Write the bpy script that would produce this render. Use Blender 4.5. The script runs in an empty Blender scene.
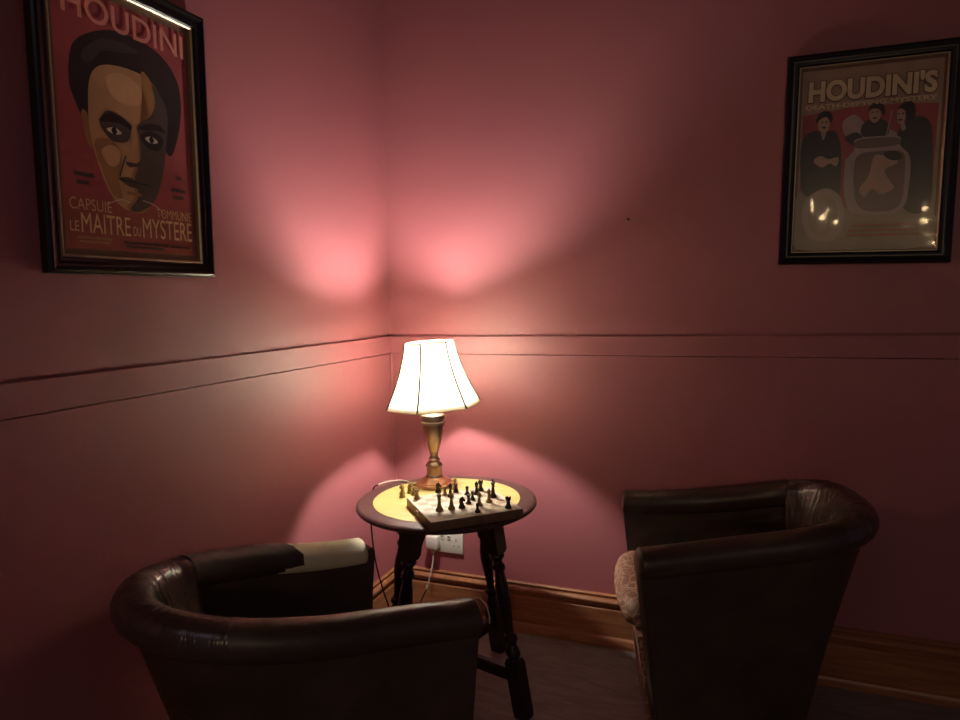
import bpy, bmesh, math, random
from mathutils import Vector, Matrix
PI = math.pi
random.seed(7)
S = bpy.context.scene
COL = S.collection

# ------------------------------------------------------------------ materials
def nodes(name):
    m = bpy.data.materials.new(name); m.use_nodes = True
    nt = m.node_tree
    return m, nt, nt.nodes['Principled BSDF']

def N(nt, t, **kw):
    n = nt.nodes.new(t)
    for k, v in kw.items():
        if k in n.inputs: n.inputs[k].default_value = v
        else: setattr(n, k, v)
    return n

def plain(name, col, rough=.5, spec=.5, metal=0., bump=0., bscale=200., var=.0, vscale=8.):
    m, nt, b = nodes(name)
    b.inputs['Base Color'].default_value = (*col, 1)
    b.inputs['Roughness'].default_value = rough
    b.inputs['Specular IOR Level'].default_value = spec
    b.inputs['Metallic'].default_value = metal
    tc = N(nt, 'ShaderNodeTexCoord')
    if var:
        no = N(nt, 'ShaderNodeTexNoise', Scale=vscale, Detail=6.)
        nt.links.new(tc.outputs['Object'], no.inputs['Vector'])
        cr = N(nt, 'ShaderNodeValToRGB')
        cr.color_ramp.elements[0].position = .3; cr.color_ramp.elements[1].position = .7
        cr.color_ramp.elements[0].color = (*[c*(1-var) for c in col], 1)
        cr.color_ramp.elements[1].color = (*[min(1, c*(1+var)) for c in col], 1)
        nt.links.new(no.outputs['Fac'], cr.inputs['Fac'])
        nt.links.new(cr.outputs['Color'], b.inputs['Base Color'])
    if bump:
        n2 = N(nt, 'ShaderNodeTexNoise', Scale=bscale, Detail=4.)
        nt.links.new(tc.outputs['Object'], n2.inputs['Vector'])
        bp = N(nt, 'ShaderNodeBump', Strength=bump, Distance=.002)
        nt.links.new(n2.outputs['Fac'], bp.inputs['Height'])
        nt.links.new(bp.outputs['Normal'], b.inputs['Normal'])
    return m

def wood(name, c0, c1, stretch=(1, 1, 12), rough=.4, spec=.5, scale=6., coat=0.):
    m, nt, b = nodes(name)
    tc = N(nt, 'ShaderNodeTexCoord')
    mp = N(nt, 'ShaderNodeMapping'); mp.inputs['Scale'].default_value = stretch
    nt.links.new(tc.outputs['Object'], mp.inputs['Vector'])
    no = N(nt, 'ShaderNodeTexNoise', Scale=scale, Detail=8., Roughness=.65, Distortion=.6)
    nt.links.new(mp.outputs['Vector'], no.inputs['Vector'])
    cr = N(nt, 'ShaderNodeValToRGB')
    cr.color_ramp.elements[0].position = .32; cr.color_ramp.elements[1].position = .68
    cr.color_ramp.elements[0].color = (*c0, 1); cr.color_ramp.elements[1].color = (*c1, 1)
    nt.links.new(no.outputs['Fac'], cr.inputs['Fac'])
    nt.links.new(cr.outputs['Color'], b.inputs['Base Color'])
    b.inputs['Roughness'].default_value = rough
    b.inputs['Specular IOR Level'].default_value = spec
    b.inputs['Coat Weight'].default_value = coat; b.inputs['Coat Roughness'].default_value = .2
    bp = N(nt, 'ShaderNodeBump', Strength=.12, Distance=.001)
    nt.links.new(no.outputs['Fac'], bp.inputs['Height'])
    nt.links.new(bp.outputs['Normal'], b.inputs['Normal'])
    return m

def wall_paint():
    m, nt, b = nodes('maroon_satin_paint')
    tc = N(nt, 'ShaderNodeTexCoord')
    no = N(nt, 'ShaderNodeTexNoise', Scale=1.7, Detail=4.)
    nt.links.new(tc.outputs['Object'], no.inputs['Vector'])
    cr = N(nt, 'ShaderNodeValToRGB')
    cr.color_ramp.elements[0].position = .3; cr.color_ramp.elements[1].position = .7
    cr.color_ramp.elements[0].color = (.41, .125, .142, 1); cr.color_ramp.elements[1].color = (.44, .135, .152, 1)
    nt.links.new(no.outputs['Fac'], cr.inputs['Fac'])
    nt.links.new(cr.outputs['Color'], b.inputs['Base Color'])
    b.inputs['Roughness'].default_value = .54
    b.inputs['Specular IOR Level'].default_value = 1.
    n2 = N(nt, 'ShaderNodeTexNoise', Scale=14., Detail=5.)
    nt.links.new(tc.outputs['Object'], n2.inputs['Vector'])
    n3 = N(nt, 'ShaderNodeTexNoise', Scale=160., Detail=2.)
    nt.links.new(tc.outputs['Object'], n3.inputs['Vector'])
    ad = N(nt, 'ShaderNodeMath', operation='MULTIPLY_ADD'); ad.inputs[1].default_value = .08
    nt.links.new(n3.outputs['Fac'], ad.inputs[0]); nt.links.new(n2.outputs['Fac'], ad.inputs[2])
    bp = N(nt, 'ShaderNodeBump', Strength=.10, Distance=.004)
    nt.links.new(ad.outputs[0], bp.inputs['Height'])
    nt.links.new(bp.outputs['Normal'], b.inputs['Normal'])
    return m

def leather(name, c0, c1, rough=.40, crease=(26., 2.2), cstr=.25, spec=.5):
    """aged leather; creases follow the uv map (u along the seat rim, v down the profile)"""
    m, nt, b = nodes(name)
    tc = N(nt, 'ShaderNodeTexCoord')
    no = N(nt, 'ShaderNodeTexNoise', Scale=9., Detail=6., Roughness=.6)
    nt.links.new(tc.outputs['Object'], no.inputs['Vector'])
    cr = N(nt, 'ShaderNodeValToRGB')
    cr.color_ramp.elements[0].position = .3; cr.color_ramp.elements[1].position = .72
    cr.color_ramp.elements[0].color = (*c0, 1); cr.color_ramp.elements[1].color = (*c1, 1)
    nt.links.new(no.outputs['Fac'], cr.inputs['Fac'])
    nt.links.new(cr.outputs['Color'], b.inputs['Base Color'])
    b.inputs['Specular IOR Level'].default_value = spec
    rr = N(nt, 'ShaderNodeMapRange'); rr.inputs['To Min'].default_value = rough-.07; rr.inputs['To Max'].default_value = rough+.12
    nt.links.new(no.outputs['Fac'], rr.inputs['Value']); nt.links.new(rr.outputs['Result'], b.inputs['Roughness'])
    mp = N(nt, 'ShaderNodeMapping'); mp.inputs['Scale'].default_value = (crease[0], crease[1], 1)
    nt.links.new(tc.outputs['UV'], mp.inputs['Vector'])
    n2 = N(nt, 'ShaderNodeTexNoise', Scale=1., Detail=4., Distortion=.8)
    nt.links.new(mp.outputs['Vector'], n2.inputs['Vector'])
    vo = N(nt, 'ShaderNodeTexVoronoi', Scale=170.); vo.feature = 'DISTANCE_TO_EDGE'
    nt.links.new(tc.outputs['Object'], vo.inputs['Vector'])
    bp = N(nt, 'ShaderNodeBump', Strength=cstr, Distance=.012)
    nt.links.new(n2.outputs['Fac'], bp.inputs['Height'])
    b2 = N(nt, 'ShaderNodeBump', Strength=.10, Distance=.001)
    nt.links.new(vo.outputs['Distance'], b2.inputs['Height'])
    nt.links.new(bp.outputs['Normal'], b2.inputs['Normal'])
    nt.links.new(b2.outputs['Normal'], b.inputs['Normal'])
    return m

def cracked_leather(name):
    m, nt, b = nodes(name)
    tc = N(nt, 'ShaderNodeTexCoord')
    no = N(nt, 'ShaderNodeTexNoise', Scale=12., Detail=4.)
    nt.links.new(tc.outputs['Object'], no.inputs['Vector'])
    vo = N(nt, 'ShaderNodeTexVoronoi', Scale=30.); vo.feature = 'DISTANCE_TO_EDGE'
    mx = N(nt, 'ShaderNodeMix'); mx.data_type = 'VECTOR'; mx.inputs['Factor'].default_value = .12
    nt.links.new(tc.outputs['Object'], mx.inputs[4]); nt.links.new(no.outputs['Color'], mx.inputs[5])
    nt.links.new(mx.outputs[1], vo.inputs['Vector'])
    cr = N(nt, 'ShaderNodeValToRGB')
    cr.color_ramp.elements[0].position = 0.; cr.color_ramp.elements[1].position = .09
    cr.color_ramp.elements[0].color = (.62, .44, .30, 1); cr.color_ramp.elements[1].color = (.26, .13, .075, 1)
    nt.links.new(vo.outputs['Distance'], cr.inputs['Fac'])
    nt.links.new(cr.outputs['Color'], b.inputs['Base Color'])
    b.inputs['Roughness'].default_value = .42
    bp = N(nt, 'ShaderNodeBump', Strength=.3, Distance=.003)
    nt.links.new(vo.outputs['Distance'], bp.inputs['Height']); nt.links.new(bp.outputs['Normal'], b.inputs['Normal'])
    return m

def glazing(name, wave=0., wscale=9., rough=.02):
    m, nt, b = nodes(name)
    nt.nodes.remove(b)
    out = nt.nodes['Material Output']
    tr = N(nt, 'ShaderNodeBsdfTransparent'); gl = N(nt, 'ShaderNodeBsdfGlossy', Roughness=rough)
    lw = N(nt, 'ShaderNodeLayerWeight'); lw.inputs['Blend'].default_value = .5
    pw = N(nt, 'ShaderNodeMath', operation='POWER'); pw.inputs[1].default_value = 5.
    nt.links.new(lw.outputs['Facing'], pw.inputs[0])
    fr = N(nt, 'ShaderNodeMath', operation='MULTIPLY_ADD'); fr.inputs[1].default_value = .95; fr.inputs[2].default_value = .045
    nt.links.new(pw.outputs[0], fr.inputs[0])
    mx = N(nt, 'ShaderNodeMixShader')
    g = gl
    if wave:
        tc = N(nt, 'ShaderNodeTexCoord')
        no = N(nt, 'ShaderNodeTexNoise', Scale=wscale, Detail=1.)
        nt.links.new(tc.outputs['Object'], no.inputs['Vector'])
        bp = N(nt, 'ShaderNodeBump', Strength=wave, Distance=.02)
        nt.links.new(no.outputs['Fac'], bp.inputs['Height']); nt.links.new(bp.outputs['Normal'], gl.inputs['Normal'])
        g2 = N(nt, 'ShaderNodeBsdfGlossy', Roughness=.24)       # the scuffed surface spreads a halo
        g = N(nt, 'ShaderNodeMixShader'); g.inputs[0].default_value = .72
        nt.links.new(gl.outputs[0], g.inputs[1]); nt.links.new(g2.outputs[0], g.inputs[2])
    nt.links.new(fr.outputs[0], mx.inputs[0]); nt.links.new(tr.outputs[0], mx.inputs[1]); nt.links.new(g.outputs[0], mx.inputs[2])
    nt.links.new(mx.outputs[0], out.inputs['Surface'])
    return m

def shade_cloth():
    m, nt, b = nodes('cream_shade_fabric')
    nt.nodes.remove(b)
    out = nt.nodes['Material Output']
    df = N(nt, 'ShaderNodeBsdfDiffuse'); df.inputs['Color'].default_value = (.86, .84, .70, 1)
    tl = N(nt, 'ShaderNodeBsdfTranslucent'); tl.inputs['Color'].default_value = (.96, .95, .87, 1)
    tc = N(nt, 'ShaderNodeTexCoord')
    mp = N(nt, 'ShaderNodeMapping'); mp.inputs['Scale'].default_value = (1, 1, .15)
    nt.links.new(tc.outputs['Object'], mp.inputs['Vector'])
    no = N(nt, 'ShaderNodeTexNoise', Scale=300., Detail=2.)
    nt.links.new(mp.outputs['Vector'], no.inputs['Vector'])
    bp = N(nt, 'ShaderNodeBump', Strength=.1, Distance=.0005)
    nt.links.new(no.outputs['Fac'], bp.inputs['Height']); nt.links.new(bp.outputs['Normal'], df.inputs['Normal'])
    mx = N(nt, 'ShaderNodeMixShader'); mx.inputs[0].default_value = .93
    nt.links.new(df.outputs[0], mx.inputs[1]); nt.links.new(tl.outputs[0], mx.inputs[2])
    nt.links.new(mx.outputs[0], out.inputs['Surface'])
    return m

def emit(name, col, s):
    m, nt, b = nodes(name)
    b.inputs['Base Color'].default_value = (*col, 1)
    b.inputs['Emission Color'].default_value = (*col, 1); b.inputs['Emission Strength'].default_value = s
    return m

BULB = 1150.
M = dict(
    wall=wall_paint(),
    skirt_x=wood('stained_skirting_wood', (.27, .095, .040), (.50, .22, .095), (1.2, 14, 14), .33, .5, 4.),
    skirt_y=wood('stained_skirting_wood_return', (.27, .095, .040), (.50, .22, .095), (14, 1.2, 14), .33, .5, 4.),
    floor=wood('worn_dark_floor_boards', (.21, .172, .148), (.34, .285, .245), (2.2, 9, 1), .5, .35, 4.),
    ceil=plain('dull_ceiling_paint', (.10, .075, .065), .9, .2, var=.05),
    leather=leather('dark_brown_leather', (.044, .027, .019), (.092, .056, .038), .38, cstr=.12, spec=.6),
    leather_back=leather('creased_brown_leather', (.046, .028, .019), (.098, .060, .040), .20, (30., 1.2), .7, .9),
    cracked=cracked_leather('cracked_tan_leather'),
    foam=plain('bare_cream_padding', (.90, .83, .60), .85, .2, bump=.5, bscale=60., var=.10, vscale=10.),
    tear=plain('pale_torn_lining', (.60, .48, .36), .9, .1, var=.15),
    ebony=wood('near_black_stained_wood', (.012, .007, .005), (.030, .017, .012), (8, 8, 1), .42, .45, 6.),
    rim=wood('dark_mahogany_rim', (.055, .022, .020), (.12, .055, .048), (3, 9, 3), .38, .5, 8.),
    inlay=wood('honey_wood_inlay', (.52, .38, .115), (.66, .50, .19), (2, 14, 2), .45, .4, 5.),
    brass=plain('antique_brass', (.37, .255, .19), .30, .5, .85, bump=.15, bscale=90., var=.25, vscale=20.),
    copper=plain('coppery_base_finish', (.56, .30, .18), .36, .5, .7, bump=.1, bscale=90., var=.2, vscale=20.),
    shade=shade_cloth(),
    seam=plain('shade_seam_braid', (.13, .11, .055), .9, .1),
    trim=plain('shade_trim_braid', (.70, .62, .42), .9, .1),
    bulb=emit('lit_warm_bulb', (1., .92, .82), BULB),
    white=plain('white_plastic', (.80, .78, .70), .35, .5),
    grey=plain('grey_switch_mark', (.20, .20, .19), .5),
    cordw=plain('cream_flex', (.55, .47, .36), .5, .4), cordd=plain('shaded_flex', (.030, .020, .017), .5, .4),
    boxside=wood('brown_board_side', (.16, .085, .05), (.30, .17, .10), (10, 2, 2), .5, .4, 6.),
    sq_l=wood('pale_square', (.48, .42, .29), (.57, .51, .36), (10, 2, 2), .45, .4, 6.),
    sq_d=wood('tan_square', (.28, .22, .14), (.35, .28, .18), (10, 2, 2), .45, .4, 6.),
    man_l=plain('pale_boxwood', (.34, .23, .085), .4, .5, var=.15, vscale=60.),
    man_d=plain('dark_chess_stain', (.030, .012, .009), .35, .5, var=.2, vscale=60.),
    frame=plain('black_frame_lacquer', (.010, .009, .009), .30, .5, bump=.05, bscale=40.),
    gilt=plain('gilt_slip', (.62, .52, .34), .38, .5, .75),
    iron=plain('dull_iron', (.05, .04, .04), .5, .5, .6),
    glass=glazing('clear_glazing'),
    acrylic=glazing('wavy_acrylic_glazing', .34, 6., .04),
)
def ink(name, c): return plain('ink_'+name, tuple(q*min(2.5, .90/max(c)) for q in c), .65, .25, var=.10, vscale=14.)
K = dict(
    red=ink('poster_red', (.19, .040, .044)), red2=ink('brown_red', (.17, .045, .034)), hair=ink('black', (.016, .013, .013)),
    skin3=ink('light_tan', (.33, .195, .105)), hair2=ink('soft_black', (.030, .025, .024)), skin=ink('tan', (.27, .155, .080)), skin2=ink('deep_tan', (.19, .095, .042)), shade=ink('shadow_grey', (.050, .038, .032)),
    white=ink('off_white', (.42, .38, .33)), pink=ink('letter_pink', (.42, .17, .13)), cream=ink('letter_cream', (.50, .36, .19)),
    margin=ink('margin', (.09, .055, .035)), taupe=ink('taupe', (.20, .145, .105)), suit=ink('suit', (.028, .026, .026)),
    grey=ink('steel_grey', (.22, .18, .16)), grey2=ink('dark_steel', (.10, .072, .060)), letter=ink('letter_buff', (.50, .42, .27)),
    outline=ink('letter_outline', (.07, .035, .025)), olive=ink('olive', (.17, .15, .10)), face=ink('grey_tan', (.26, .18, .13)),
)

# ------------------------------------------------------------------ mesh helpers
def link(name, bm, mats, parent=None, smooth=True, auto=35):
    me = bpy.data.meshes.new(name)
    bmesh.ops.recalc_face_normals(bm, faces=bm.faces)
    if smooth:
        for f in bm.faces: f.smooth = True
        lim = math.radians(auto)
        for e in bm.edges:
            if len(e.link_faces) == 2 and e.calc_face_angle(0) > lim: e.smooth = False
    bm.to_mesh(me); bm.free()
    for m in (mats if isinstance(mats, (list, tuple)) else [mats]): me.materials.append(m)
    o = bpy.data.objects.new(name, me); COL.objects.link(o)
    if parent: o.parent = parent
    return o

def tag(o, label, cat, group=None):
    o['label'] = label; o['category'] = cat
    if group: o['group'] = group
    return o

def thing(name, label, cat, loc=(0, 0, 0), rot=(0, 0, 0), group=None):
    o = bpy.data.objects.new(name, None); COL.objects.link(o)
    o.empty_display_size = .05
    o.location = loc; o.rotation_euler = rot
    return tag(o, label, cat, group)

def struct(name, bm, m, smooth=False):
    o = link(name, bm, m, None, smooth); o['kind'] = 'structure'; return o

def box(bm, x0, x1, y0, y1, z0, z1, bev=0., mi=0):
    v = [bm.verts.new((x, y, z)) for x in (x0, x1) for y in (y0, y1) for z in (z0, z1)]
    fs = []
    for q in ((0, 1, 3, 2), (4, 6, 7, 5), (0, 4, 5, 1), (2, 3, 7, 6), (0, 2, 6, 4), (1, 5, 7, 3)):
        f = bm.faces.new([v[i] for i in q]); f.material_index = mi; fs.append(f)
    if bev:
        bmesh.ops.recalc_face_normals(bm, faces=fs)
        es = list({e for f in fs for e in f.edges})
        bmesh.ops.bevel(bm, geom=es, offset=bev, segments=2, profile=.5, affect='EDGES')
    return bm

def rings(bm, rs, close_ring=True, cap0=True, cap1=True, uv=None):
    """loft a list of rings (each a list of Vector)"""
    vs = [[bm.verts.new(p) for p in r] for r in rs]
    n = len(vs[0]); fs = []
    for i in range(len(vs)-1):
        for j in range(n if close_ring else n-1):
            k = (j+1) % n
            f = bm.faces.new((vs[i][j], vs[i][k], vs[i+1][k], vs[i+1][j])); fs.append((f, i, j))
    if cap0: bm.faces.new(vs[0][::-1])
    if cap1: bm.faces.new(vs[-1])
    if uv:
        lay = bm.loops.layers.uv.verify()
        for f, i, j in fs:
            for l, (a, b) in zip(f.loops, ((i, j), (i, j+1), (i+1, j+1), (i+1, j))):
                l[lay].uv = (uv[a], b/n)
    return vs

def lathe(bm, prof, n=32, c=(0, 0), closed=False):
    rs = []
    for r, z in prof:
        rs.append([Vector((c[0]+max(r, 1e-5)*math.cos(2*PI*k/n), c[1]+max(r, 1e-5)*math.sin(2*PI*k/n), z)) for k in range(n)])
    rings(bm, rs, True, True, True)
    bmesh.ops.remove_doubles(bm, verts=bm.verts, dist=2e-5)
    return bm

def catmull(pts, k=8, closed=False):
    P = [Vector(p) for p in pts]; n = len(P); out = []
    seg = n if closed else n-1
    for i in range(seg):
        g = (lambda j: P[j % n]) if closed else (lambda j: P[min(max(j, 0), n-1)])
        a, b, c, d = g(i-1), g(i), g(i+1), g(i+2)
        for s in range(k):
            t = s/k
            out.append(.5*((2*b)+(c-a)*t+(2*a-5*b+4*c-d)*t*t+(3*b-a-3*c+d)*t**3))
    if not closed: out.append(P[-1])
    return out

def tube(bm, pts, r, n=8, k=8, cap=True, smooth=True):
    P = catmull(pts, k) if smooth else [Vector(p) for p in pts]
    up = None; rs = []
    for i, p in enumerate(P):
        t = (P[min(i+1, len(P)-1)]-P[max(i-1, 0)]).normalized()
        if up is None:
            up = t.orthogonal().normalized()
        up = (up - t*up.dot(t)).normalized()
        s = t.cross(up)
        rr = r(i/(len(P)-1)) if callable(r) else r
        rs.append([p+rr*(math.cos(2*PI*j/n)*up+math.sin(2*PI*j/n)*s) for j in range(n)])
    rings(bm, rs, True, cap, cap)
    return bm

# ------------------------------------------------------------------ the room
def wall_profile(bm, axis, L0, L1, mi=0):
    # (depth into the room, height)
    pr = [(-.10, 0), (0, 0), (0, 1.0665), (-.014, 1.0668), (-.014, 1.1453), (0, 1.1456), (0, 2.75), (-.10, 2.75)]
    rs = []
    for t in (L0, L1):
        rs.append([Vector((d, t, z)) if axis == 'y' else Vector((t, -d, z)) for d, z in pr])
    rings(bm, rs)
    return bm
struct('wall_left', wall_profile(bmesh.new(), 'y', -4.6, .0), M['wall'])
struct('wall_back', wall_profile(bmesh.new(), 'x', -.1, 3.6), M['wall'])
# flat dado band let into each wall, a dark open joint above and below it
struct('trim_1', box(bmesh.new(), -.014, .002, -4.6, -.002, 1.0692, 1.1370, .0008), M['wall'])
struct('trim_2', box(bmesh.new(), .0, 3.6, -.002, .014, 1.0692, 1.1370, .0008), M['wall'])
# bead in the corner below the dado
bm = bmesh.new(); tube(bm, [(.002, -.002, .19), (.002, -.002, 1.066)], .006, 10, 1); struct('trim_3', bm, M['wall'], True)
bm = bmesh.new(); tube(bm, [(.001, -.001, 1.146), (.001, -.001, 2.75)], .0022, 10, 1); struct('trim_4', bm, M['wall'], True)

SK = [(0, .190), (.009, .190), (.013, .187), (.013, .183), (.008, .180), (.008, .177), (.015, .176), (.021, .172), (.025, .165), (.024, .157),
      (.019, .150), (.011, .147), (.011, .141), (.017, .139), (.020, .136), (.020, .036), (.023, .033), (.031, .030), (.036, .022), (.037, .012), (.036, 0), (0, 0)]
def skirt(axis, L):
    bm = bmesh.new(); rs = []
    ts = [0, 1]
    r0 = [Vector((d, -d, z)) for d, z in SK]          # mitred in the corner
    r1 = [Vector((d, -L, z)) if axis == 'y' else Vector((L, -d, z)) for d, z in SK]
    rings(bm, [r0, r1]); return bm
for ax, L, nm in (('y', 4.6, 'baseboard_left'), ('x', 3.6, 'baseboard_back')):
    o = struct(nm, skirt(ax, L), M['skirt_'+ax], True)
bm = bmesh.new(); box(bm, -.1, 3.6, -4.6, .1, -.10, 0); struct('floor', bm, M['floor'])
bm = bmesh.new(); box(bm, -.1, 3.6, -4.6, .1, 2.75, 2.85); struct('ceiling', bm, M['ceil'])

# ------------------------------------------------------------------ socket and nail
t = thing('wall_socket', 'white double wall socket above the skirting behind the chess table', 'wall socket', (.226, 0, .312))
bm = bmesh.new(); box(bm, -.073, .073, -.011, 0, -.043, .043, .003); link('faceplate', bm, M['white'], t)
for x in (-.014, .014):
    bm = bmesh.new(); box(bm, x-.008, x+.008, -.014, -.010, .012, .030, .0012); sw = link('rocker_switch', bm, M['white'], t)
    bm = bmesh.new(); box(bm, x-.005, x+.005, -.0145, -.0139, .022, .028); link('switch_mark', bm, M['grey'], sw)
bm = bmesh.new()
box(bm, .042, .046, -.0115, -.0108, .006, .018); box(bm, .030, .037, -.0115, -.0108, -.014, -.010); box(bm, .051, .058, -.0115, -.0108, -.014, -.010)
link('pin_slots', bm, M['grey'], t)
bm = bmesh.new()
tube(bm, [(0, 0, 0), (0, -.016, .001)], .0022, 8, 1); tube(bm, [(0, -.014, .001), (0, -.018, .001)], .005, 8, 1)
o = link('nail', bm, M['iron']); o.location = (.951, 0, 1.537); tag(o, 'small dark nail in the bare red wall left of the poster of three men', 'nail')

# ------------------------------------------------------------------ tub chairs
def sgn(v): return -1 if v < 0 else 1
class Rim:
    def __init__(s, wf, wb, a, b, hf, hb, T, e, n=120, cut=0):
        pts = []
        for i in range(16):
            q = i/16; pts.append((wf+(wb-wf)*math.sin(q*PI/2), -a*q))
        for i in range(61):
            th = i/60*PI; c, sn = math.cos(th), math.sin(th)
            pts.append((wb*sgn(c)*abs(c)**(2/e), -a-b*abs(sn)**(2/e)))
        pts += [(-x, y) for x, y in pts[:16]][::-1]
        V = [Vector((x, y, 0)) for x, y in pts]
        L = [0.]
        for p, q in zip(V, V[1:]): L.append(L[-1]+(q-p).length)
        L[-1] -= cut
        s.len = L[-1]; s.P = []; s.n = n
        j = 0
        for i in range(n+1):
            d = L[-1]*i/n
            while j < len(L)-2 and L[j+1] < d: j += 1
            f = (d-L[j])/max(L[j+1]-L[j], 1e-9); s.P.append(V[j].lerp(V[j+1], min(f, 1)))
        # soften the samples, then the normals
        for _ in range(2):
            s.P = [s.P[0]]+[(s.P[i-1]+2*s.P[i]+s.P[i+1])/4 for i in range(1, n)]+[s.P[n]]
        s.Nn = []
        for i in range(n+1):
            tg = (s.P[min(i+1, n)]-s.P[max(i-1, 0)]).normalized()
            s.Nn.append(Vector((-tg.y, tg.x, 0)))      # inward on this winding
        mid = n//2
        if s.Nn[mid].y < 0: s.Nn = [-q for q in s.Nn]
        for _ in range(5):
            s.Nn = [s.Nn[0]]+[(s.Nn[i-1]+s.Nn[i]+s.Nn[i+1]).normalized() for i in range(1, n)]+[s.Nn[n]]
        s.D = a+b; s.hf = hf; s.hb = hb; s.T = T
        s.u = [min(max(-p.y/s.D, 0), 1) for p in s.P]
        s.z = [hf+(hb-hf)*q**1.3 for q in s.u]
    def at(s, i, d, z): return s.P[i]+s.Nn[i]*d+Vector((0, 0, z))

def roll_ring(R, i, n=18, k=1., ru=1., off=Vector((0, 0, 0)), dz=0., wob=0.):
    hw, hh = (R.T/2+.003)*k, .043*k
    c = R.z[i]-.043+dz; sh_ = .013*min(1, R.u[i]*1.8)
    return [R.at(i, R.T/2+sh_+hw*math.cos(2*PI*j/n), c+hh*math.sin(2*PI*j/n))+off for j in range(n)]

def roll(R, i0, i1, k=1., cap0=False, cap1=False, dz=0., ragged=0):
    """upholstered roll along the rim between samples i0 and i1"""
    bm = bmesh.new(); rs = []; uv = []
    tg0 = (R.P[i0]-R.P[i0+1]).normalized(); tg1 = (R.P[i1]-R.P[i1-1]).normalized()
    if cap0:
        for sc, d in ((.30, .0125), (.66, .0105), (.90, .006), (.98, .002)): rs.append(roll_ring(R, i0, 18, k*sc, 1, tg0*d, dz-.043*k*0)); uv.append(i0/R.n)
    for i in range(i0, i1+1): rs.append(roll_ring(R, i, 18, k, 1, Vector(), dz((i-i0)/(i1-i0)) if callable(dz) else dz)); uv.append(i/R.n)
    if callable(dz): dz = dz(1)
    if cap1:
        for sc, d in ((.98, .002), (.90, .006), (.66, .0105), (.30, .0125)): rs.append(roll_ring(R, i1, 18, k*sc, 1, tg1*d, dz)); uv.append(i1/R.n)
    if ragged:
        rnd = random.Random(3)
        st = (R.P[i1]-R.P[i1-1])
        for j in range(18):
            a = 2*PI*j/18
            jag = [.2, .6, -.2, .5, .9, .1, -.6, -.3, .4, .1, .8, .3, .6, .2, 1., .2, -.3, .6][j]*.006
            back = -.066*(.5-.5*math.cos(min(max(a-.2, 0), 2.2)/2.2*PI)) if a < 4.4 else 0
            for q in range(1, 7):
                rs[-q][j] = rs[-q][j]+tg1*(back*(7-q)/6+jag*max(0, 3-q)/2)+Vector((0, 0, .0015 if q < 3 else 0))
    rings(bm, rs, True, True, True, uv)
    return bm

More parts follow.
